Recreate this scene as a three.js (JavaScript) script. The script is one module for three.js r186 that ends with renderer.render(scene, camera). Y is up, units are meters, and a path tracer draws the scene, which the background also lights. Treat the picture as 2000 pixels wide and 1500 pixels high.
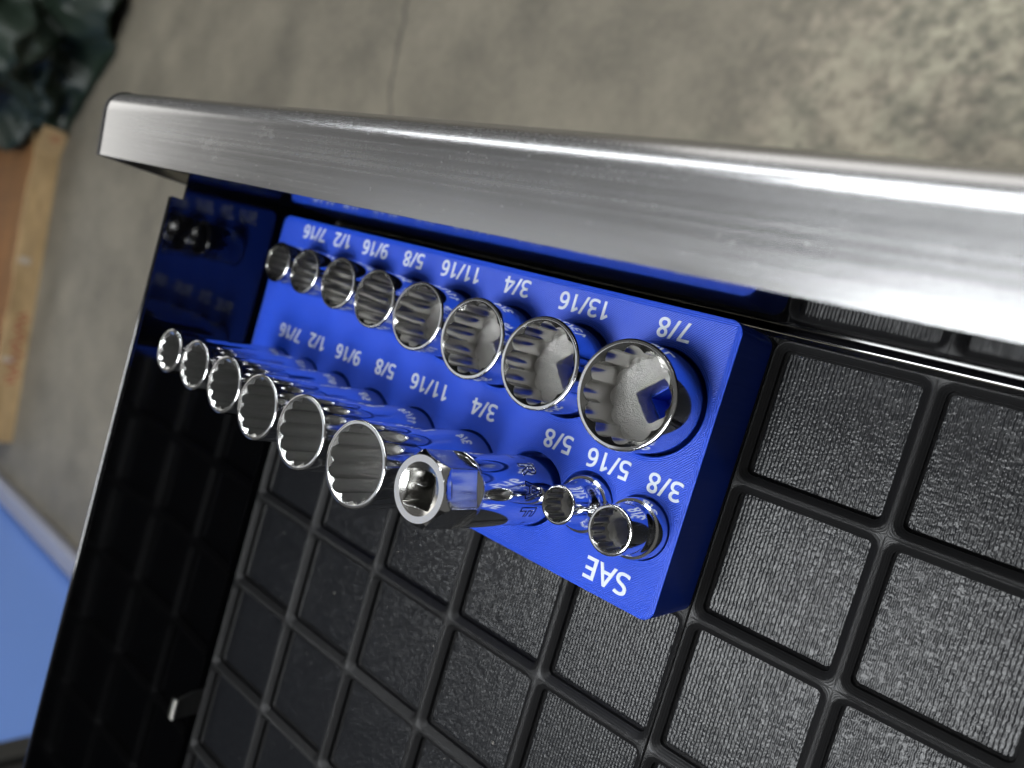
import * as THREE from 'three';
import { TextGeometry } from 'three/addons/geometries/TextGeometry.js';
import { FontLoader } from 'three/addons/loaders/FontLoader.js';
import { RoundedBoxGeometry } from 'three/addons/geometries/RoundedBoxGeometry.js';
import { mergeGeometries, toCreasedNormals, mergeVertices } from 'three/addons/utils/BufferGeometryUtils.js';
import { RectAreaLightUniformsLib } from 'three/addons/lights/RectAreaLightUniformsLib.js';

// ---------------------------------------------------------------- camera, air, light, exposure (everything is modelled in mm and scaled to metres)
const MM = 0.001, FLOOR = -450;
const scene = new THREE.Scene();
const camera = new THREE.PerspectiveCamera(53.476, 4 / 3, 0.01, 60);
camera.position.set(0.28840, 0.21306, 0.01762);
camera.up.set(-0.26839, 0.11571, -0.95634);
camera.lookAt(0.28840 - 0.60860, 0.21306 - 0.78991, 0.01762 + 0.07523);
camera.focus = 0.207;
camera.userData.fStop = 9;
camera.updateProjectionMatrix();

const renderer = new THREE.WebGLRenderer({ antialias: true });
renderer.toneMapping = THREE.LinearToneMapping;
renderer.toneMappingExposure = 1.0;
renderer.shadowMap.enabled = true;

scene.background = new THREE.Color().setRGB(0.115, 0.113, 0.108);   // the dim rest of the workshop
RectAreaLightUniformsLib.init();
const WARM = [1, 0.96, 0.9], COOL = [0.95, 0.98, 1];
// [x, y, z, length, width, tilt towards the drawer, heading, radiance, colour]
const LAMPS = [
  [-0.02, 2.05, 0.66, 0.72, 0.62, 0, Math.PI / 2, 19, COOL, 'long white ceiling lamp over the open drawer'],
  [-1.65, 2.05, 0.45, 1.50, 1.00, 0, 0, 0.24, COOL, 'large pale added light panel overhead, left of the open drawer'],  // unseen panel, added to brighten the upward-facing chrome rims
  [0.25, 2.05, -1.00, 1.80, 0.12, 0, 0, 9, COOL, 'long white ceiling lamp in front of the tool chest'],
  [-0.95, 2.05, -2.00, 4.40, 0.12, 0, 0, 15, COOL, 'very long white ceiling lamp in front of the tool chest and blue cabinet'],
];

// ---------------------------------------------------------------- helpers
let seed = 7;
const rnd = () => { seed = (seed * 1664525 + 1013904223) >>> 0; return seed / 4294967296; };
const used = {};
function numbered(name) { const k = (used[name] = (used[name] ?? -1) + 1); return k ? `${name}_${String(k).padStart(3, '0')}` : name; }
function thing(name, label, category, [x, y, z], group, turn = 0) {
  const o = new THREE.Group(); o.name = numbered(name); o.position.set(x * MM, y * MM, z * MM); o.rotation.y = turn;
  o.userData = { label, category }; if (group) o.userData.group = group;
  scene.add(o); return o;
}
function part(name, geos, mat, parent, kind) {
  const list = [].concat(geos).map((g) => { const h = g.index ? g.toNonIndexed() : g; for (const k of Object.keys(h.attributes)) if (!['position', 'normal', 'uv'].includes(k)) h.deleteAttribute(k); return h; });
  const g = list.length > 1 ? mergeGeometries(list) : list[0];
  g.scale(MM, MM, MM);
  const m = new THREE.Mesh(g, mat); m.name = name; m.castShadow = m.receiveShadow = true; parent.add(m);
  if (kind) m.userData.kind = kind;
  return m;
}
const box = (x0, x1, y0, y1, z0, z1, r = 0) => {
  const g = r ? new RoundedBoxGeometry(x1 - x0, y1 - y0, z1 - z0, 2, r) : new THREE.BoxGeometry(x1 - x0, y1 - y0, z1 - z0);
  return g.translate((x0 + x1) / 2, (y0 + y1) / 2, (z0 + z1) / 2);
};
// rings: arrays of [x, y, z], all the same length, joined one to the next (outside when they run counter-clockwise from above and upwards)
function loft(rings, { close = false, crease = 0.5, capStart = false, capEnd = false } = {}) {
  const n = rings[0].length, pos = [], uv = [], idx = [];
  rings.forEach((r, j) => { for (let i = 0; i <= n; i++) { const p = r[i % n]; pos.push(...p); uv.push(i / n, j / (rings.length - 1)); } });
  for (let j = 0; j + 1 < rings.length; j++) for (let i = 0; i < n; i++) {
    const a = j * (n + 1) + i, b = a + 1, c = a + n + 1, d = c + 1; idx.push(a, c, b, b, c, d);
  }
  const cap = (j, flip) => {
    const r = rings[j], c = [0, 1, 2].map((k) => r.reduce((s, p) => s + p[k], 0) / n), o = pos.length / 3;
    pos.push(...c); uv.push(0.5, 0.5);
    for (let i = 0; i < n; i++) { const a = j * (n + 1) + i; flip ? idx.push(o, a + 1, a) : idx.push(o, a, a + 1); }
  };
  if (capStart) cap(0, false); if (capEnd) cap(rings.length - 1, true);
  const g = new THREE.BufferGeometry();
  g.setAttribute('position', new THREE.Float32BufferAttribute(pos, 3)); g.setAttribute('uv', new THREE.Float32BufferAttribute(uv, 2)); g.setIndex(idx);
  return crease === null ? (g.computeVertexNormals(), g) : toCreasedNormals(g, crease);
}
// profile of [a, b] extruded along one axis
function extrudeAlong(pts, from, to, map, steps = 1) {
  const rings = [];
  for (let j = 0; j <= steps; j++) { const t = from + (to - from) * j / steps; rings.push(pts.map(([a, b]) => map(a, b, t))); }
  return loft(rings, { crease: 0.35, capStart: true, capEnd: true });
}
const ringAt = (n, y, f) => Array.from({ length: n }, (_, i) => { const a = -i / n * Math.PI * 2, r = f(a); return [r * Math.cos(a), y, r * Math.sin(a)]; });

// noise
const hash = (x, y, s) => { let h = Math.imul(x, 374761393) ^ Math.imul(y, 668265263) ^ Math.imul(s, 2147483647 ^ 0x5bd1e995); h = Math.imul(h ^ (h >>> 13), 1274126177); return ((h ^ (h >>> 16)) >>> 0) / 4294967296; };
const sm = (t) => t * t * (3 - 2 * t);
function vnoise(x, y, s = 1, px = 0, py = 0) {          // px, py: period, 0 for none
  const x0 = Math.floor(x), y0 = Math.floor(y), u = sm(x - x0), v = sm(y - y0), w = (a, p) => p ? ((a % p) + p) % p : a;
  const X0 = w(x0, px), X1 = w(x0 + 1, px), Y0 = w(y0, py), Y1 = w(y0 + 1, py);
  const a = hash(X0, Y0, s), b = hash(X1, Y0, s), c = hash(X0, Y1, s), d = hash(X1, Y1, s);
  return (a + (b - a) * u) * (1 - v) + (c + (d - c) * u) * v;
}
function fbm(x, y, oct, s = 1, per = 0) { let t = 0, a = 0.5, f = 1, n = 0; for (let i = 0; i < oct; i++) { t += a * vnoise(x * f, y * f, s + i * 17, per * f, per * f); n += a; a *= 0.55; f *= 2; } return t / n; }
const step = (a, b, x) => sm(Math.min(1, Math.max(0, (x - a) / (b - a))));
function dataTexture(w, h, fn, { color = false, repeat = true } = {}) {
  const d = new Uint8Array(w * h * 4);
  for (let y = 0; y < h; y++) for (let x = 0; x < w; x++) {
    const v = fn(x, y), o = (y * w + x) * 4;
    if (typeof v === 'number') d[o] = d[o + 1] = d[o + 2] = Math.max(0, Math.min(255, v * 255));
    else for (let k = 0; k < 3; k++) d[o + k] = Math.max(0, Math.min(255, v[k] * 255));
    d[o + 3] = 255;
  }
  const t = new THREE.DataTexture(d, w, h, THREE.RGBAFormat);
  t.magFilter = THREE.LinearFilter; t.minFilter = THREE.LinearMipmapLinearFilter; t.generateMipmaps = true;
  if (repeat) t.wrapS = t.wrapT = THREE.RepeatWrapping;
  if (color) t.colorSpace = THREE.SRGBColorSpace;
  t.needsUpdate = true; return t;
}
const rgb = (r, g, b) => new THREE.Color().setRGB(r, g, b);
const phys = (o) => new THREE.MeshPhysicalMaterial(o);

// ---------------------------------------------------------------- materials
const smudge = dataTexture(512, 512, (x, y) => 0.25 + 0.75 * Math.pow(fbm(x / 64, y / 64, 5, 3, 8), 1.5));
const M = {
  chrome: phys({ color: rgb(0.74, 0.745, 0.755), metalness: 1, roughness: 0.16, roughnessMap: smudge }),
  chromeWavy: phys({ color: rgb(0.74, 0.745, 0.755), metalness: 1, roughness: 0.16, bumpMap: dataTexture(256, 256, (x, y) => fbm(x / 16, y / 64, 3, 6, 16)), bumpScale: 0.0002 }),
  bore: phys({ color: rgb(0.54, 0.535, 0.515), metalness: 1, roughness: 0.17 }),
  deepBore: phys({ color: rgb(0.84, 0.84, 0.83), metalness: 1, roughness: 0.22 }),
  blackPaint: phys({ color: rgb(0.004, 0.004, 0.005), metalness: 0, roughness: 0.08, ior: 1.55, clearcoat: 0.3, clearcoatRoughness: 0.06 }),
  blackChest: phys({ color: rgb(0.012, 0.012, 0.013), roughness: 0.35 }),
  postGrey: phys({ color: rgb(0.03, 0.03, 0.029), roughness: 0.5 }),
  blackPlastic: phys({ color: rgb(0.012, 0.012, 0.013), roughness: 0.5 }),
  bareSteel: phys({ color: rgb(0.88, 0.87, 0.82), metalness: 0.9, roughness: 0.55 }),
  label: phys({ color: rgb(0.58, 0.63, 0.70), roughness: 0.5 }),
  blueEnamel: phys({ color: rgb(0.19, 0.36, 0.90), roughness: 0.4, clearcoat: 0.1 }),
  endPlate: phys({ color: rgb(0.55, 0.54, 0.52), metalness: 1, roughness: 0.3 }),
  railGrey: phys({ color: rgb(0.27, 0.28, 0.34), roughness: 0.5 }),
  lampBody: phys({ color: rgb(0.7, 0.7, 0.7), roughness: 0.5 }),
};

// ---------------------------------------------------------------- the lamps and one added light panel above (outside the frame)
for (const [x, y, z, len, wid, tilt, head, rad, col, label] of LAMPS) {
  const t = thing('ceiling_lamp', label, 'ceiling lamp', [x * 1000, y * 1000, z * 1000], null, head);
  part('housing', box(-len * 500 - 12, len * 500 + 12, 2, 60, -wid * 500 - 12, wid * 500 + 12, 4), M.lampBody, t);
  const glow = new THREE.MeshStandardMaterial({ color: 0xffffff, emissive: rgb(...col), emissiveIntensity: rad });
  part('diffuser', box(-len * 500, len * 500, -2, 1.5, -wid * 500, wid * 500), glow, t);
  const l = new THREE.RectAreaLight(rgb(...col), rad, len, wid);
  l.position.set(0, -0.004, 0); l.rotation.x = -Math.PI / 2; t.add(l);
}

// added glowing panel far left (outside the frame), brightens the end of the pull
{
  const t = thing('added_side_light', 'wide added glowing panel with a frame, far left of the tool chest', 'window', [-6200, 300, -100]);
  part('glow_panel', box(-4, 0, 500, 2300, -2000, 1800), new THREE.MeshStandardMaterial({ color: 0x888888, emissive: rgb(1, 0.98, 0.93), emissiveIntensity: 1.0 }), t);
  part('frame', [box(-30, 30, 440, 499, -2060, 1860), box(-30, 30, 2301, 2360, -2060, 1860), box(-30, 30, 500, 2300, -2060, -2001), box(-30, 30, 500, 2300, 1801, 1860)], M.lampBody, t);
  const l = new THREE.RectAreaLight(rgb(1, 0.98, 0.93), 1.0, 3.8, 1.8); l.position.set(0.006, 1.4, -0.1); l.rotation.y = -Math.PI / 2; t.add(l);
}

// the wide bright doorway in front (outside the frame): what the pull's rounded edge mirrors
{
  const t = thing('bright_doorway', 'wide open workshop doorway with daylight, far in front of the tool chest', 'doorway', [-500, FLOOR, -5600]);
  part('daylight', box(-2500, 2500, 20, 2350, -4, 0), new THREE.MeshStandardMaterial({ color: 0x888888, emissive: rgb(1, 0.97, 0.92), emissiveIntensity: 0.8 }), t);
  part('frame', [box(-2620, -2501, 0, 2470, -60, 60), box(2501, 2620, 0, 2470, -60, 60), box(-2500, 2500, 2351, 2470, -60, 60)], M.lampBody, t);
  const l = new THREE.RectAreaLight(rgb(1, 0.97, 0.92), 0.8, 5, 2.33); l.position.set(0, 1.185, 0.006); l.rotation.y = Math.PI; t.add(l);
}

// ---------------------------------------------------------------- concrete floor
{
  const W = 2048, H = 1536, px = 1.25;                                 // 2.56 x 1.92 m, x from -2.1 m, z from -0.9 m
  const colour = dataTexture(W, H, (i, j) => {
    const x = -2100 + i * px, z = -900 + (H - 1 - j) * px;
    const big = fbm(x / 420, z / 420, 4, 11), mid = fbm(x / 70, z / 70, 4, 23), fine = fbm(x / 7, z / 7, 3, 31), blot = 0.6 * fbm(x / 9 + 9, z / 9, 4, 47) + 0.4 * fbm(x / 34, z / 34, 3, 49);
    const damp = step(-200, 80, x + 160 * (big - 0.5)) ;                // the stained patch in front of the drawer
    let v = 0.158 + 0.06 * (big - 0.5) + 0.11 * (mid - 0.5) + 0.05 * (fine - 0.5);
    v += damp * (0.28 * (step(0.22, 0.78, blot) - 0.5) * (0.35 + mid) + 0.095);
    const green = damp * step(0.45, 0.65, fbm(x / 40, z / 40 + 5, 3, 71)) * 0.03;
    const cx = -579 + (z + 358) * 0.165 + 26 * (fbm(z / 60, 3, 4, 5) - 0.5) , wd = 2.6 + 4 * fbm(z / 20, 8, 2, 6);
    const crack = step(wd, wd * 0.35, Math.abs(x - cx)) * step(-150, -190, z);
    v *= 1 - 0.62 * crack;
    const speck = vnoise(x / 5, z / 5, 91) > 0.985 ? 0.06 : 0;
    const lin = Math.max(0.02, v + speck);
    const s = (q) => Math.pow(Math.max(0, q), 1 / 2.2);
    return [s(lin * (1.0 - green)), s(lin * (0.885 + green * 0.3)), s(lin * 0.655)];
  }, { color: true });
  colour.wrapS = colour.wrapT = THREE.MirroredRepeatWrapping;
  const bump = dataTexture(1024, 1024, (x, y) => fbm(x / 32, y / 32, 5, 4, 32));
  const g = new THREE.PlaneGeometry(9000, 9000).rotateX(-Math.PI / 2).translate(-600, FLOOR, 0);
  const p = g.attributes.position, uv = g.attributes.uv;
  for (let i = 0; i < p.count; i++) uv.setXY(i, (p.getX(i) + 2100) / (W * px), 1 - (p.getZ(i) + 900) / (H * px));
  bump.repeat.set(8, 6);
  const m = part('floor', g, phys({ map: colour, roughness: 0.62, bumpMap: bump, bumpScale: 0.0008 }), scene);
  m.userData.kind = 'structure';
}

const chest = thing('tool_chest', 'black steel tool chest with an open drawer and brushed aluminium pull', 'tool chest', [0, FLOOR, 0]);
{ // the black chest that the drawer slides out of
  const t = chest;
  part('body', [box(-620, 900, 60, 395, 690, 1200), box(-620, 900, 570, 1150, 690, 1200), box(-620, -60, 395, 570, 690, 1200), box(480, 900, 395, 570, 690, 1200)], M.blackChest, t);
  part('corner_post', box(-622, -586, 55, 1152, 676, 712, 5), M.postGrey, t);
  for (const [a, b] of [[75, 225], [232, 385], [575, 740], [747, 930], [937, 1140]]) part('drawer_front', box(-575, 890, a, b, 678, 690, 2), M.blackChest, t);
}
// ---------------------------------------------------------------- the drawer: folded black steel with an aluminium pull
const BASE = -5.2;                                                     // top of the drawer's steel bottom
const drawer = new THREE.Group(); drawer.name = 'drawer'; drawer.position.y = -FLOOR * MM; chest.add(drawer);
{
  const arc = (cx, cy, r, a0, a1, n) => Array.from({ length: n + 1 }, (_, i) => { const a = a0 + (a1 - a0) * i / n; return [cx + r * Math.cos(a), cy + r * Math.sin(a)]; });
  const R = 434, D = 690;
  part('bottom', box(-1.6, R - 1.4, BASE - 1.2, BASE, -1.6, D), M.blackPaint, drawer);
  // front wall in (z, y): inner face at z = -3.3, folded into the bottom with a small radius
  const f = [...arc(-1.8, BASE + 1.5, 1.5, -Math.PI / 2, -Math.PI, 8), [-3.3, 81.5], [-4.5, 81.5], ...arc(-1.8, BASE + 1.5, 2.7, -Math.PI, -Math.PI / 2, 8)];
  part('front_wall', [extrudeAlong(f, -3, R + 2, (z, y, x) => [x, y, z]),
    extrudeAlong([[-3.05, 40], [-18, 42], [-37, 60], [-37, 81.5], [-3.05, 81.5]], -4.6, -3.4, (x, y, z) => [x, y, z])], M.blackPaint, drawer);
  // side walls in (x, y)
  const side = (sx) => {
    const w = [...arc(-1.5, BASE + 1.5, 1.5, -Math.PI / 2, -Math.PI, 8), [-3, 70.4], [-4.1, 70.4], ...arc(-1.5, BASE + 1.5, 2.6, -Math.PI, -Math.PI / 2, 8)];
    const low = w.map(([a, b]) => [a, Math.min(b, 65.8)]);
    const at = (x, y, z) => [sx < 0 ? x : R - 1 - x - 2, y, z];
    part('side_wall', [extrudeAlong(low, -3.28, 7.6, at), extrudeAlong(w, 7.6, D, at)], M.blackPaint, drawer);
    const X = sx < 0 ? -3.55 : R - 3 + 3.55;
    part('rolled_hem', new THREE.CylinderGeometry(0.95, 0.95, D - 8, 14).rotateX(Math.PI / 2).translate(X, 70.6, (D + 8) / 2), M.blackPaint, drawer);
  };
  side(-1); side(1);
  // steel tab standing beside the left wall
  const tab = part('stop_tab', extrudeAlong([[224.5, -5], [224.5, 5], [226.5, 10.5], [228, 11.2], [236.5, 11.2], [236.5, -5]], -2.5, -1.2, (z, y, x) => [x, y, z]), M.postGrey, drawer);
  part('bare_edge', box(-2.9, -0.8, 11.2, 12.4, 227.2, 236.8, 0.4), M.bareSteel, drawer);
  // the pull: an aluminium profile in (z, y)
  const outer = [[-0.4, 84.45], [-17.5, 85.8], ...arc(-18.2, 76.8, 9, Math.PI / 2 - 0.02, Math.PI, 12).slice(1), [-27.2, 45]];
  const inner = [[-25.6, 45], ...arc(-18.2, 76.8, 7.4, Math.PI, Math.PI / 2 - 0.02, 12), [-17.5, 84.15], [-0.4, 82.8]];
  const W = 2048, H = 256;
  const line = Array.from({ length: H }, (_, j) => fbm(j / 2.5, 1, 3, 8)), broad = Array.from({ length: H }, (_, j) => fbm(j / 14, 2, 3, 9));
  // v runs across the profile (0..1 over about 40 mm), u along it (0..1 over 200 mm)
  const prints = [[0.175, 0.26, 0.02, 0.12], [0.235, 0.42, 0.016, 0.1]];
  const rough = dataTexture(W, H, (x, y) => {
    const u = x / W, v = y / H; let s = 0.25 + 0.035 * (line[y] - 0.5) + 0.08 * (broad[y] - 0.5) + 0.06 * (fbm(u * 12, v * 3, 4, 12) - 0.5) + 0.03 * (hash(x, y, 3) - 0.5);
    for (const [a, b, ra, rb] of prints) {
      const d = Math.hypot((u - a) / ra, (v - b) / rb) + 0.5 * (fbm(u * 60, v * 12, 3, 41) - 0.5); if (d > 1) continue;
      const whorl = 0.5 + 0.5 * Math.sin(Math.hypot((u - a) * 480, (v - b) * 40) * 9 + 5 * fbm(u * 60, v * 12, 2, 6));
      s += step(1, 0.5, d) * 0.06 * whorl * step(0.4, 0.75, fbm(u * 150, v * 30, 3, 5));
    }
    if (vnoise(x / 2, y / 2, 77) > 0.9985) s += 0.35;
    return s;
  });
  const alu = phys({ color: rgb(0.54, 0.54, 0.55), metalness: 1, roughness: 1, roughnessMap: rough, anisotropy: 0.2, anisotropyRotation: Math.PI / 2 });
  const rail = extrudeAlong([...outer, ...inner], -40, R + 40, (z, y, x) => [x, y, z]);
  {
    const p = rail.attributes.position, uv = rail.attributes.uv;
    for (let i = 0; i < p.count; i++) uv.setXY(i, (p.getX(i) + 40) / 480, (p.getY(i) > 80 ? (0.8 - p.getZ(i)) : 26 + (84 - p.getY(i))) / 40);
  }
  const pull = part('pull_handle', rail, alu, drawer);
  const capPts = [[-0.1, 84.75], [-17.5, 86.15], ...arc(-18.2, 76.8, 9.35, Math.PI / 2 - 0.02, Math.PI, 12).slice(1), [-27.55, 44.6], [-0.1, 44.6]];
  part('end_cap', extrudeAlong(capPts, -41.6, -40.05, (z, y, x) => [x, y, z]), M.blackPlastic, drawer);
  part('end_plate', extrudeAlong([[-0.7, 82], [-17.5, 83], [-24, 78], [-25, 46], [-0.7, 46]], -40.02, -39, (z, y, x) => [x, y, z]), M.endPlate, drawer);
}

// ---------------------------------------------------------------- the ribbed rubber liner on the drawer's bottom
{
  const N = 2048, per = 76;                                            // 80 mm tile, 64 ribs
  const knit = dataTexture(N, N, (x, y) => {
    const u = x / N * per, v = y / N, wob = 0.35 * (fbm(x / 32, y / 32, 2, 2, 64) - 0.5);
    const rib = 0.5 + 0.5 * Math.cos((u + wob) * Math.PI * 2), col = Math.floor(u + wob + 0.5);
    const knot = vnoise(((col % per) + per) % per * 1.0 + 0.5, v * 112, 8, per, 112);
    return 0.50 * rib * (0.35 + 0.85 * knot) + 0.40 * vnoise(x / 12, y / 12, 21) + 0.10 * vnoise(x / 6, y / 6, 22);
  });
  const g = new THREE.PlaneGeometry(424, 640, 1, 1).rotateX(-Math.PI / 2).translate(212, -4.68, 319.8);
  const p = g.attributes.position, uv = g.attributes.uv;
  for (let i = 0; i < p.count; i++) uv.setXY(i, p.getX(i) / 80, p.getZ(i) / 80);
  const t = thing('drawer_liner', 'thin ribbed black rubber mat under the square grids of the drawer', 'liner', [0, 0, 0]);
  const e = box(0, 424, -5.15, -4.75, -0.2, 639.8);
  part('mat', e, M.blackPlastic, t);
  part('ribbed_face', g, phys({ color: rgb(0.005, 0.0055, 0.0070), roughness: 0.30, specularIntensity: 0.48, bumpMap: knit, bumpScale: 0.00015 }), t);
}

// ---------------------------------------------------------------- specks of dust and lint on the liner
{
  const n = 90, m = new THREE.InstancedMesh(new THREE.IcosahedronGeometry(0.00022, 0), phys({ color: rgb(0.5, 0.47, 0.42), roughness: 0.9 }), n), q = new THREE.Object3D();
  for (let i = 0; i < n; i++) {
    q.position.set((5 + rnd() * 290) * MM, -4.5 * MM, (90 + rnd() * 200) * MM); q.rotation.set(rnd() * 6, rnd() * 6, rnd() * 6);
    const k = 0.4 + rnd() * 0.8; q.scale.set(k * (1 + (rnd() > 0.85 ? 2.5 : 0)), k * 0.6, k); q.updateMatrix(); m.setMatrixAt(i, q.matrix);
  }
  m.name = 'dust_specks'; m.castShadow = m.receiveShadow = true;
  m.userData = { label: 'tiny pale specks of dust scattered on the black drawer mat', category: 'dust', kind: 'stuff' }; scene.add(m);
}

// ---------------------------------------------------------------- the square grids
const rrect = (cx, cz, hw, hd, r, y, seg = 6) => {
  const out = [];
  for (const [sx, sz, a0] of [[1, 1, 0], [-1, 1, 1], [-1, -1, 2], [1, -1, 3]]) for (let i = 0; i <= seg; i++) {
    const a = (a0 + i / seg) * Math.PI / 2; out.push([cx + sx * (hw - r) + r * Math.cos(a), y, cz + sz * (hd - r) + r * Math.sin(a)]);
  }
  return out;
};
{
  const layer = dataTexture(64, 256, (x, y) => 0.5 + 0.5 * Math.sin(y / 256 * Math.PI * 2 * 22) + 0.3 * (hash(x >> 2, y, 5) - 0.5));
  const plastic = phys({ color: rgb(0.009, 0.009, 0.0095), roughness: 0.42, specularIntensity: 0.65, bumpMap: layer, bumpScale: 0.00003 });
  const grid = (label, x0, nx, nz, rounded) => {
    const t = thing('baseplate', label, 'drawer grid', [x0, 0, 0], 'printed grids in the drawer');
    const geos = [];
    for (let i = 0; i < nx; i++) for (let j = 0; j < nz; j++) {
      const cx = 21 + 42 * i, cz = 21 + 42 * j;
      const outerRing = (y, cut) => {
        const out = [];
        for (const [sx, sz, a0] of [[1, 1, 0], [-1, 1, 1], [-1, -1, 2], [1, -1, 3]]) {
          const bx = (sx < 0 && i === 0) || (sx > 0 && i === nx - 1), bz = (sz < 0 && j === 0) || (sz > 0 && j === nz - 1);
          const hx = bx ? 20.85 - cut : 21, hz = bz ? 20.85 - cut : 21, r = bx && bz ? 4 : 0.001;
          for (let k = 0; k <= 6; k++) { const a = (a0 + k / 6) * Math.PI / 2; out.push([cx + sx * (hx - r) + r * Math.cos(a), y, cz + sz * (hz - r) + r * Math.sin(a)]); }
        }
        return out;
      };
      const edge = i === 0 || j === 0 || i === nx - 1 || j === nz - 1;
      const rings = [...(edge ? [outerRing(-4.65, 0), outerRing(-0.3, 0)] : []), outerRing(0, 0.25), rrect(cx, cz, 20.6, 20.6, 3.6, 0), rrect(cx, cz, 20.2, 20.2, 3.5, -0.25), rrect(cx, cz, 18.45, 18.45, 1.9, -2.05), rrect(cx, cz, 18.4, 18.4, 1.85, -3.85), rrect(cx, cz, 17.75, 17.75, 1.3, -4.5), rrect(cx, cz, 17.75, 17.75, 1.3, -4.66)];
      geos.push(loft(rings.map((r) => r.slice().reverse()), { crease: 0.5 }));
    }
    part('grid_frame', geos, plastic, t);
  };
  grid('black printed square grid on the left of the drawer, under the blue socket holder', 0, 5, 8);
  grid('black printed square grid on the right of the drawer, empty of tools', 210, 5, 8);
}

// ---------------------------------------------------------------- the blue socket holder
const TOP = 23.5;
// name, size, hole x, z, rim height, rim radius, across flats
const SHORT = [['7/16', 27.8, 20.2, 40, 7.8, 11.2], ['1/2', 45.8, 20.6, 40, 8.5, 12.8], ['9/16', 66.6, 21.2, 40, 9.4, 14.4], ['5/8', 87.6, 22.6, 40, 10.2, 16.0], ['11/16', 109.9, 23.8, 40, 11.35, 17.6], ['3/4', 135.0, 25.2, 40, 12.65, 19.2], ['13/16', 161.8, 26.0, 40, 13.5, 20.8], ['7/8', 191.2, 26.8, 40, 14.75, 22.4]];
const DEEP = [['7/16', 22, 62.3, 70, 8.05, 11.2], ['1/2', 40.8, 62.8, 70, 8.85, 12.8], ['9/16', 61.4, 64.2, 70, 9.75, 14.4], ['5/8', 82.6, 65.7, 70, 10.65, 16.0], ['11/16', 106.7, 66.3, 70, 11.5, 17.6], ['3/4', 133.2, 67.1, 70, 12.45, 19.2]];
const PLUG = [160.2, 64.3, 71.5], S516 = [180.6, 61.0, 38.5], S38 = [198.6, 60.9, 40.2];
{
  const t = thing('socket_holder', 'blue printed holder with white size numbers, filled with chrome sockets', 'socket holder', [0, 0, 0]);
  const holes = [...SHORT, ...DEEP].map(([, x, z, , r]) => [x, z, r + 0.45]).concat([[PLUG[0], PLUG[1] - 0.6, 11.0], [S516[0] - 0.8, S516[1] - 0.4, 8.9], [S38[0] - 0.3, S38[1], 8.9]]);
  const outline = (r, hw, hd, seg = 10) => rrect(105, 42, hw, hd, r, 0, seg).map(([x, , z]) => new THREE.Vector2(x, -z)).reverse();
  const shape = new THREE.Shape(outline(3.75, 104.75, 41.75));
  // holes that touch (with their chamfers) run into one outline
  const left = new Set(holes.keys()), E = 0.3;
  const touch = (p, q) => Math.hypot(p[0] - q[0], p[1] - q[1]) < p[2] + q[2] + 2 * E + 0.05;
  while (left.size) {
    const first = [...left][0], group = [first]; left.delete(first);
    for (let k = 0; k < group.length; k++) for (const j of [...left]) if (touch(holes[group[k]], holes[j])) { group.push(j); left.delete(j); }
    const cs = group.map((k) => [holes[k][0], -holes[k][1], holes[k][2]]), pts = [];
    if (cs.length > 1) for (const a of cs) for (const b of cs) if (a !== b) { const d = Math.hypot(a[0] - b[0], a[1] - b[1]); if (d < a[2] + b[2] + 0.7 && d > a[2] + b[2] - 0.5) { const g = (d - a[2] - b[2] + 0.5) / 2; if (g > 0) { a[2] += g; } } }
    let cur = cs.reduce((m, c) => c[0] - c[2] < m[0] - m[2] ? c : m), ang = Math.PI; const start = cur;
    for (let guard = 0; guard < 40; guard++) {
      let best = Math.PI * 2, next = null, na = 0;
      for (const o of cs) if (o !== cur) {
        const dx = o[0] - cur[0], dy = o[1] - cur[1], d = Math.hypot(dx, dy); if (d >= cur[2] + o[2]) continue;
        const base = Math.atan2(dy, dx), h = Math.acos((cur[2] ** 2 + d * d - o[2] ** 2) / (2 * cur[2] * d)), hit = base - h;
        const del = (((hit - ang) % (2 * Math.PI)) + 2 * Math.PI) % (2 * Math.PI);
        if (del > 1e-6 && del < best) { best = del; next = o; na = Math.atan2(cur[1] + cur[2] * Math.sin(hit) - o[1], cur[0] + cur[2] * Math.cos(hit) - o[0]); }
      }
      let stop = best;
      if (cur === start && guard > 0) { const back = ((Math.PI - ang) % (2 * Math.PI) + 2 * Math.PI) % (2 * Math.PI); if (back < best) { stop = back; next = null; } }
      const n = Math.max(2, Math.round(stop / (Math.PI * 2) * 72));
      for (let i = 0; i < n; i++) { const t = ang + stop * i / n; pts.push(new THREE.Vector2(cur[0] + cur[2] * Math.cos(t), cur[1] + cur[2] * Math.sin(t))); }
      if (!next) break; cur = next; ang = na;
    }
    shape.holes.push(new THREE.Path(pts.reverse()));
  }
  const deck = new THREE.ExtrudeGeometry(shape, { depth: TOP - 0.9, bevelEnabled: true, bevelThickness: E, bevelSize: E, bevelOffset: -E, bevelSegments: 3, curveSegments: 64 });
  deck.rotateX(-Math.PI / 2).translate(0, 0.9 - E, 0);
  const W = 2048, H = 820;
  const hatch = dataTexture(W, H, (i, j) => {
    const x = i / W * 210, z = (1 - j / H) * 84;
    let d = Math.min(x - 0.3, 209.7 - x, z - 0.3, 83.7 - z);
    for (const [hx, hz, r] of holes) d = Math.min(d, Math.hypot(x - hx, z - hz) - r);
    const wave = d < 1.7 ? Math.cos(d / 0.55 * Math.PI * 2) : Math.cos((x + z + 0.12 * fbm(x / 3, z / 3, 2, 4)) / 0.80 * Math.PI * 2) * (0.75 + 0.5 * fbm(x / 6, z / 6, 2, 3));
    return 0.5 + 0.3 * wave + 0.35 * (fbm(x / 1.1, z / 1.1, 3, 6) - 0.5);
  }, { repeat: false });
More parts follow.
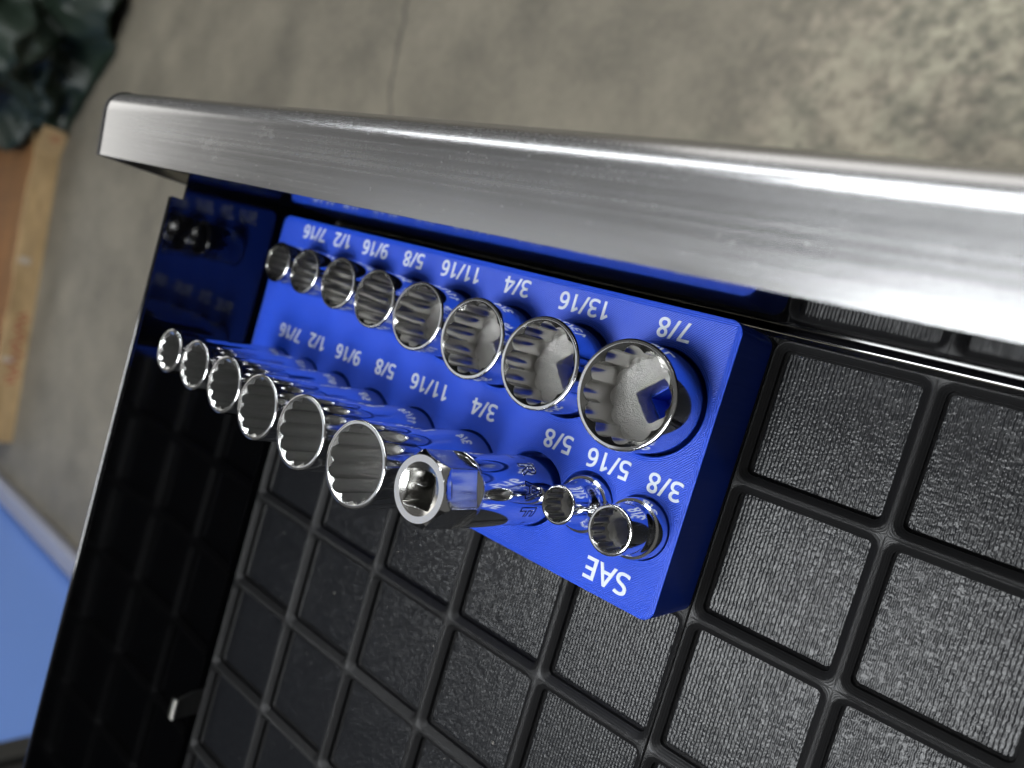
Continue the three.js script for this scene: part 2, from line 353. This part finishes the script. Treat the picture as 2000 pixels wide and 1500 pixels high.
  const blue = phys({ color: rgb(0.011, 0.060, 0.53), roughness: 0.40, specularIntensity: 0.7, bumpMap: hatch, bumpScale: 0.00018 });
  const blueSide = phys({ color: rgb(0.011, 0.060, 0.53), roughness: 0.45 });
  { const p = deck.attributes.position, uv = deck.attributes.uv; for (let i = 0; i < p.count; i++) uv.setXY(i, p.getX(i) / 210, 1 - p.getZ(i) / 84); }
  part('deck', deck, blue, t);
  const R = (y, hw, hd, r) => rrect(105, 42, hw, hd, r, y, 10).reverse();
  const slab = new THREE.Shape(outline(3, 103.9, 40.9));
  for (const [x, z, r] of holes) if (r > 9.3) slab.holes.push(new THREE.Path([[1, 0], [0, -1], [-1, 0], [0, 1]].map(([a, b]) => new THREE.Vector2(x + a * 6.4, -z + b * 6.4))));
  const core = [new THREE.ExtrudeGeometry(slab, { depth: TOP - 13.6, bevelEnabled: false }).rotateX(-Math.PI / 2).translate(0, 3, 0), loft([R(1.2, 103.9, 40.9, 3), R(2.99, 103.9, 40.9, 3)], { capStart: true, capEnd: true })];
  part('body', core, blueSide, t);
  for (let i = 0; i < 5; i++) for (let j = 0; j < 2; j++) {
    const q = (y, h, r) => rrect(21 + 42 * i, 21 + 42 * j, h, h, r, y).reverse();
    part('foot', loft([q(-4.4, 17.4, 0.9), q(-3.9, 17.9, 1.3), q(-2.1, 17.95, 1.4), q(0.25, 20.3, 3.4)], { capStart: true, capEnd: true }), blueSide, t);
  }
  const font = await new FontLoader().loadAsync('fonts/droid/droid_sans_regular.typeface.json');
  const write = (text, x, z, h, squeeze = 1) => {
    const g = new TextGeometry(text, { font, size: h, depth: 0.5, curveSegments: 8, bevelEnabled: true, bevelThickness: 0.14, bevelSize: 0.17, bevelOffset: 0.0, bevelSegments: 3 });
    g.computeBoundingBox(); const b = g.boundingBox, k = h / (b.max.y - b.min.y);
    g.translate(-(b.min.x + b.max.x) / 2, -(b.min.y + b.max.y) / 2, 0).scale(k * squeeze, k, 1).rotateX(-Math.PI / 2).rotateY(Math.PI).translate(x, TOP - 0.45, z);
    part('size_number', g, M.label, t);
  };
  for (const [s, x, z] of [['7/16', 23.4, 5.0], ['1/2', 41.8, 5.2], ['9/16', 62.1, 5.3], ['5/8', 83.8, 5.6], ['11/16', 107.6, 5.6], ['3/4', 133.2, 5.8], ['13/16', 159.9, 6.3], ['7/8', 190.8, 6.6],
    ['7/16', 24.9, 46.7], ['1/2', 43.2, 46.2], ['9/16', 63.2, 46.3], ['5/8', 84.8, 46.2], ['11/16', 108.3, 46.3], ['3/4', 134.3, 46.6], ['5/8', 165.1, 47.2], ['5/16', 183.4, 47.8], ['3/8', 201.9, 48]]) write(s, x, z, 5.7, 1.0);
  write('SAE', 193.2, 77.3, 6.5, 1.08);
}

// ---------------------------------------------------------------- sockets
const hexR = (a, af) => { const s = Math.PI / 3, t = ((a % s) + s) % s - s / 2; return af / 2 / Math.cos(t); };
const twelve = (af, ph) => (a) => af / 2 * (1.03 + 0.125 * Math.pow(Math.abs(Math.sin(6 * (a + ph))), 0.9));
const square = (half, ph, k = 5) => (a) => { const c = Math.abs(Math.cos(a + ph)), s = Math.abs(Math.sin(a + ph)); return half / Math.pow(Math.pow(c, 2 * k) + Math.pow(s, 2 * k), 1 / (2 * k)); };
const NSEG = 192;
function bore(top, rLip, P, Pmax, Pmin, depth, bottom, driveHalf, ph, shoulder = 3.2, n = NSEG) {
  const rings = [], lip = Math.max(Pmax + 0.25, rLip), dc = (lip - Pmin + 0.25) * 0.75;
  rings.push(ringAt(n, top, () => lip));
  for (let k = 1; k <= 12; k++) { const q = k / 12; rings.push(ringAt(n, top - dc * q, (a) => Math.max(P(a), lip - (lip - Pmin + 0.2) * q))); }
  rings.push(ringAt(n, top - depth, P));
  const sq = square(driveHalf, ph, 6), broach = loft(rings.map((r) => r), { crease: 0.32 });
  const low = [ringAt(n, top - depth, P), ringAt(n, top - depth - 0.35, (a) => Math.min(P(a), Pmin * 0.99)), ringAt(n, top - depth - shoulder * 0.6, (a) => Math.min(Pmin * 0.97, sq(a) + (Pmin - sq(a)) * 0.55)), ringAt(n, top - depth - shoulder, (a) => Math.min(Pmin * 0.95, sq(a) + 0.2)), ringAt(n, top - depth - shoulder - 0.4, (a) => Math.min(Pmin * 0.94, sq(a))), ringAt(n, bottom, (a) => Math.min(Pmin * 0.94, sq(a)))];
  return [broach, loft(low, { crease: 0.6 }), (a) => Math.min(Pmin * 0.94, sq(a))];
}
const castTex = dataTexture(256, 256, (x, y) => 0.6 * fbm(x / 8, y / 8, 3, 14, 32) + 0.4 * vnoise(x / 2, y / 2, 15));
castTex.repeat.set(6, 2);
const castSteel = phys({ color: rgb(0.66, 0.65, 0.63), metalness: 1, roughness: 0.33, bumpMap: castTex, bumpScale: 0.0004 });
function shell(profile, hole, n = NSEG) {                              // profile: [radius, y] from the bottom's hole outwards and up to the lip
  const rings = [ringAt(n, profile[0][1], hole)];
  for (const [r, y] of profile) rings.push(ringAt(n, y, typeof r === 'function' ? r : () => r));
  return loft(rings, { crease: 0.55 });
}
const round = (r, y, e, from, to, k = 5) => Array.from({ length: k + 1 }, (_, i) => { const a = from + (to - from) * i / k; return [r - e + e * Math.cos(a), y - e + e * Math.sin(a)]; });
function socket(name, label, group, x, z, top, r, af, { bottom = TOP - 10.6, depth, shoulder = 3.2, drive = 4.9, lower, boreMat = M.bore } = {}) {
  const y0 = bottom + 0.05, h = top - y0, t = thing(name, label, 'socket', [x, y0, z], group);
  const ph = rnd() * 6, P = twelve(af, ph), Pmax = af / 2 * 1.145, Pmin = af / 2 * 1.04, lip = Math.max(Pmax + 0.3, r - 1.15);
  const [b, low, hole] = bore(h, lip, P, Pmax, Pmin, depth, 0, Math.min(drive, af / 2 * 0.8), Math.PI / 4 + (rnd() - 0.5) * 0.3, shoulder);
  const e = Math.min(0.55, (r - lip) * 0.8);
  const prof = lower ? lower(h) : [[r - 0.8, 0], [r - 0.1, 0.7], [r - 0.04, 1.2], [r - 0.04, h * 0.5]];
  const body = shell([...prof, ...round(r, h, e, 0, Math.PI / 2, 6), [lip, h]], hole);
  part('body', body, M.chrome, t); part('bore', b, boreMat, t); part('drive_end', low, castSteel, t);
  return t;
}
const word = { '7/16': 'seven sixteenths', '1/2': 'one half', '9/16': 'nine sixteenths', '5/8': 'five eighths', '11/16': 'eleven sixteenths', '3/4': 'three quarter', '13/16': 'thirteen sixteenths', '7/8': 'seven eighths' };
const place = (i, n) => i === 0 ? 'leftmost' : i === n - 1 ? 'largest and rightmost' : `${['', 'second', 'third', 'fourth', 'fifth', 'sixth', 'seventh'][i]} from the left`;
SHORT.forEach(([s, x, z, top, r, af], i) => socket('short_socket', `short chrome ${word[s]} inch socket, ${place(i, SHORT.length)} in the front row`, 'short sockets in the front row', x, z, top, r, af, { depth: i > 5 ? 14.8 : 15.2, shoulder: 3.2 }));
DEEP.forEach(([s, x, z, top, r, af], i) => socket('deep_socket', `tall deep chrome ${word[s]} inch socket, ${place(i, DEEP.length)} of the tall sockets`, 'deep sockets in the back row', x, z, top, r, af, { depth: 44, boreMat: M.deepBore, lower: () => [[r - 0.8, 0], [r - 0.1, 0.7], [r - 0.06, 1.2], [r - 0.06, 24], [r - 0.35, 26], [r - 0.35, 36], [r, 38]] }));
const stepped = (rb, step0, r, flare) => () => [[rb - 0.7, 0], [rb - 0.1, 0.6], [rb, 1.1], [rb, step0 - 0.9], [rb - 0.25, step0 - 0.25], [rb - 0.9, step0], ...Array.from({ length: 7 }, (_, i) => { const q = i / 6; return [rb - 0.9 + (r - 0.05 - rb + 0.9) * sm(q), step0 + flare * q]; })];
socket('small_socket', 'small stepped chrome socket with narrow neck beside the hexagonal socket', 'small stepped sockets', S516[0], S516[1], S516[2], 5.45, 7.9, { depth: 8.5, shoulder: 1.2, drive: 3.2, lower: stepped(8.3, 13.5, 5.45, 5.5) });
socket('small_socket', 'small stepped chrome socket next to the white letters SAE', 'small stepped sockets', S38[0], S38[1], S38[2], 6.65, 9.5, { depth: 8.5, shoulder: 1.2, drive: 3.6, lower: stepped(8.35, 16, 6.65, 2.6) });
// the spark plug socket: hexagonal head with a square drive hole, round engraved body
{
  const y0 = TOP - 10.5, h = PLUG[2] - y0, t = thing('spark_plug_socket', 'tall chrome socket with hexagonal head and square drive hole, beside the small sockets', 'socket', [PLUG[0], y0, PLUG[1]]);
  const r = 10.35, af = 18.1, ph = 0.873, n = NSEG, hexTop = h, hexLow = h - 12.3;
  const hx = (a) => hexR(a + ph, af), hexRings = [];
  // flats milled into the round body: each runs out below in a lens, the top is turned to a ring
  for (let k = 0; k <= 10; k++) { const q = k / 10; hexRings.push(ringAt(n, hexLow - 1.5 + 1.5 * q, (a) => Math.min(r, hx(a) + 1.5 * (1 - q)))); }
  hexRings.push(ringAt(n, hexTop - 2.2, (a) => Math.min(r, hx(a))));
  for (let k = 1; k <= 10; k++) { const q = k / 10; hexRings.push(ringAt(n, hexTop - 2.2 + 2.2 * q, (a) => Math.min(r, hx(a), 10.5 - 1.65 * q))); }
  hexRings.push(ringAt(n, hexTop + 0.12, () => 8.7));
  const sq = square(4.85, 0.1, 5), lip = 6.95;
  const rings = []; for (let k = 0; k <= 10; k++) { const q = k / 10; rings.push(ringAt(n, h + 0.12 - 1.0 * q, (a) => Math.max(sq(a), lip - 2.4 * q))); }
  rings.push(ringAt(n, h - 11, sq), ringAt(n, h - 11.3, (a) => sq(a) * 0.9), ringAt(n, h - 12.2, () => 3.2), ringAt(n, h - 30, () => 3.2));
  const rim = loft([ringAt(n, hexTop + 0.12, () => 8.7), ringAt(n, hexTop + 0.12, () => lip)], { crease: 0.5 });
  const headG = loft(hexRings.slice(0, 12), { crease: 0.22 }), coneG = loft(hexRings.slice(11), { crease: 0.22 });
  // engraved lettering on the body: outlines cut as fine grooves
  const cw = 1024, ch = 512, cv = document.createElement('canvas'); cv.width = cw; cv.height = ch;
  const cx = cv.getContext('2d'); cx.fillStyle = '#fff'; cx.fillRect(0, 0, cw, ch);
  cx.font = 'bold 150px sans-serif'; cx.textAlign = 'center'; cx.textBaseline = 'middle'; cx.strokeStyle = '#404040'; cx.lineWidth = 7;
  [...'CRAFTSMAN'].forEach((letter, i) => { for (const wrap of [-1024, 0, 1024]) { cx.save(); cx.translate(57 + (2 - i) * 104 + wrap, ch * 0.455); cx.rotate(Math.PI); cx.scale(0.8, 1); cx.strokeText(letter, 0, 0); cx.restore(); } });
  const grooves = new THREE.CanvasTexture(cv); grooves.colorSpace = THREE.SRGBColorSpace; grooves.wrapS = THREE.RepeatWrapping;
  const engraved = phys({ map: grooves, color: rgb(0.74, 0.745, 0.755), metalness: 1, roughness: 0.08, bumpMap: grooves, bumpScale: 0.00018 });
  const bodyRings = [ringAt(n, 0, () => r - 0.8), ringAt(n, 0.7, () => r - 0.05), ringAt(n, 1.2, () => r), ringAt(n, hexLow - 1.5, () => r)];
  const body = loft(bodyRings, { crease: 0.5, capStart: true });
  { const p = body.attributes.position, uv = body.attributes.uv; for (let i = 0; i < p.count; i++) uv.setY(i, 1 - (38 - p.getY(i)) / 33); }
  part('body', body, engraved, t);
  part('hex_head', headG, M.chromeWavy, t); part('rim', [coneG, rim], M.chrome, t);
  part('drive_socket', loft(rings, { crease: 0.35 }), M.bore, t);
  part('detent_slot', new THREE.CapsuleGeometry(0.55, 2.6, 4, 12).scale(0.5, 1, 1).translate(-4.75, h - 6.3, 0.5), M.chrome, t);
}

// ---------------------------------------------------------------- beyond the drawer
{ // blue cabinet left of it
  const t = thing('blue_cabinet', 'blue painted steel cabinet standing left of the black tool chest', 'cabinet', [0, FLOOR, 0]);
  part('door', box(-902, -626, 6, 900, 684, 704, 3), M.blueEnamel, t);
  part('door', box(-2000, -905, 4, 900, 687, 704, 3), M.blueEnamel, t);
  part('carcass', box(-2000, -626, 4, 905, 705, 1150, 3), M.blueEnamel, t);
  part('base_rail', box(-2050, -640, 0, 22, 640, 680, 8), M.railGrey, t);
}
{ // flat cardboard box
  const tex = dataTexture(512, 256, (x, y) => { const n = fbm(x / 40, y / 40, 4, 5), s = fbm(x / 300, y / 3, 3, 9), l = 0.85 + 0.25 * n + 0.12 * (s - 0.5); return [0.70 * l, 0.53 * l, 0.33 * l]; }, { color: true });
  const print = dataTexture(1024, 256, (x, y) => {
    const n = fbm(x / 60, y / 60, 4, 5), l = 0.88 + 0.22 * n, u = x / 1024, v = y / 256; let c = [0.80 * l, 0.68 * l, 0.50 * l];
    const w = Math.sin(u * 260) * 0.16 + Math.sin(u * 97) * 0.08, red = u > 0.55 && u < 0.80 && Math.abs(v - 0.42 - w) < 0.05 + 0.03 * vnoise(x / 8, y / 8, 3);
    return red ? [0.68, 0.20, 0.16] : c;
  }, { color: true });
  const card = phys({ map: tex, color: rgb(0.45, 0.36, 0.25), roughness: 0.8 }), face = phys({ map: print, color: rgb(0.72, 0.70, 0.66), roughness: 0.75 }), tape = phys({ color: rgb(0.5, 0.42, 0.34), roughness: 0.3 });
  const t = thing('cardboard_box', 'flat brown cardboard box with red print and torn corner on the floor', 'box', [-1540, FLOOR, 240], null, Math.atan2(111, 622));
  part('carton', box(-420, -6, 0, 44, -325, 330, 3), card, t);
  const side = new THREE.BoxGeometry(5, 50, 622, 1, 10, 90).translate(-3, 25, 21);
  { const p = side.attributes.position, uv = side.attributes.uv; for (let i = 0; i < p.count; i++) { const y = p.getY(i), z = p.getZ(i); uv.setXY(i, (z + 290) / 620, y / 50); p.setX(i, p.getX(i) + 16 * (fbm(z / 90, y / 60, 3, 51) - 0.55) * (y / 50)); p.setY(i, y + (y > 36 ? 9 * (fbm(z / 45, 4, 3, 52) - 0.5) : 0)); } side.computeVertexNormals(); }
  part('printed_side', side, face, t);
  // torn corner: two curled flaps with a gap between
  const flap = (x0, x1, z0, z1, bend) => { const g = new THREE.BoxGeometry(3, 50, z1 - z0, 1, 6, 8).translate(0, 26, (z0 + z1) / 2), p = g.attributes.position; for (let i = 0; i < p.count; i++) { const q = (z1 - p.getZ(i)) / (z1 - z0); p.setX(i, p.getX(i) + x0 + (x1 - x0) * q + bend * q * q); } g.computeVertexNormals(); return g; };
  part('torn_flap', flap(-2, 22, -345, -288, 6), face, t); part('torn_flap', flap(-4, -26, -350, -288, -8), face, t);
  part('tape', box(0.6, 1.2, 24, 46, -66, -52), tape, t); part('tape', box(0.6, 1.2, 26, 46, 150, 160), tape, t);
}
{ // dark green bag heaped on the floor
  const g0 = new THREE.IcosahedronGeometry(1, 60), g = mergeVertices(g0.deleteAttribute('uv').deleteAttribute('normal')), p = g.attributes.position, v = new THREE.Vector3();
  const n3 = (x, y, z, s) => (vnoise(x + z * 0.6, y - z * 0.35, s) + vnoise(y + x * 0.4 + 7, z - x * 0.5, s + 3) + vnoise(z + y * 0.5 - 4, x + 0.3 * y, s + 5)) / 3;
  for (let i = 0; i < p.count; i++) {
    v.fromBufferAttribute(p, i).normalize();
    const w = n3(v.x * 1.6 + 5, v.y * 1.6, v.z * 1.6, 3) - 0.5, fold = 1 - Math.abs(n3(v.x * 3.1 + w * 2, v.y * 3.1, v.z * 3.1 + w * 2, 9) - 0.5) * 5, small = 1 - Math.abs(n3(v.x * 7 + w * 3, v.y * 7, v.z * 7, 19) - 0.5) * 5;
    const tiny = 1 - Math.abs(n3(v.x * 17 + fold, v.y * 17, v.z * 17 + small, 29) - 0.5) * 5, k = 0.88 + 0.5 * w + 0.24 * fold + 0.09 * small + 0.02 * tiny;
    p.setXYZ(i, v.x * 430 * k, Math.max(2 + 5 * small, v.y * 300 * k + 130), v.z * 330 * k);
  }
  g.computeVertexNormals();
  const t = thing('plastic_bag', 'dark green crumpled bag heaped on the floor behind the cardboard box', 'bag', [-1900, FLOOR, -400]);
  part('crumpled_sheet', g, phys({ color: rgb(0.012, 0.023, 0.014), roughness: 0.48, side: THREE.DoubleSide }), t);
}

renderer.render(scene, camera);
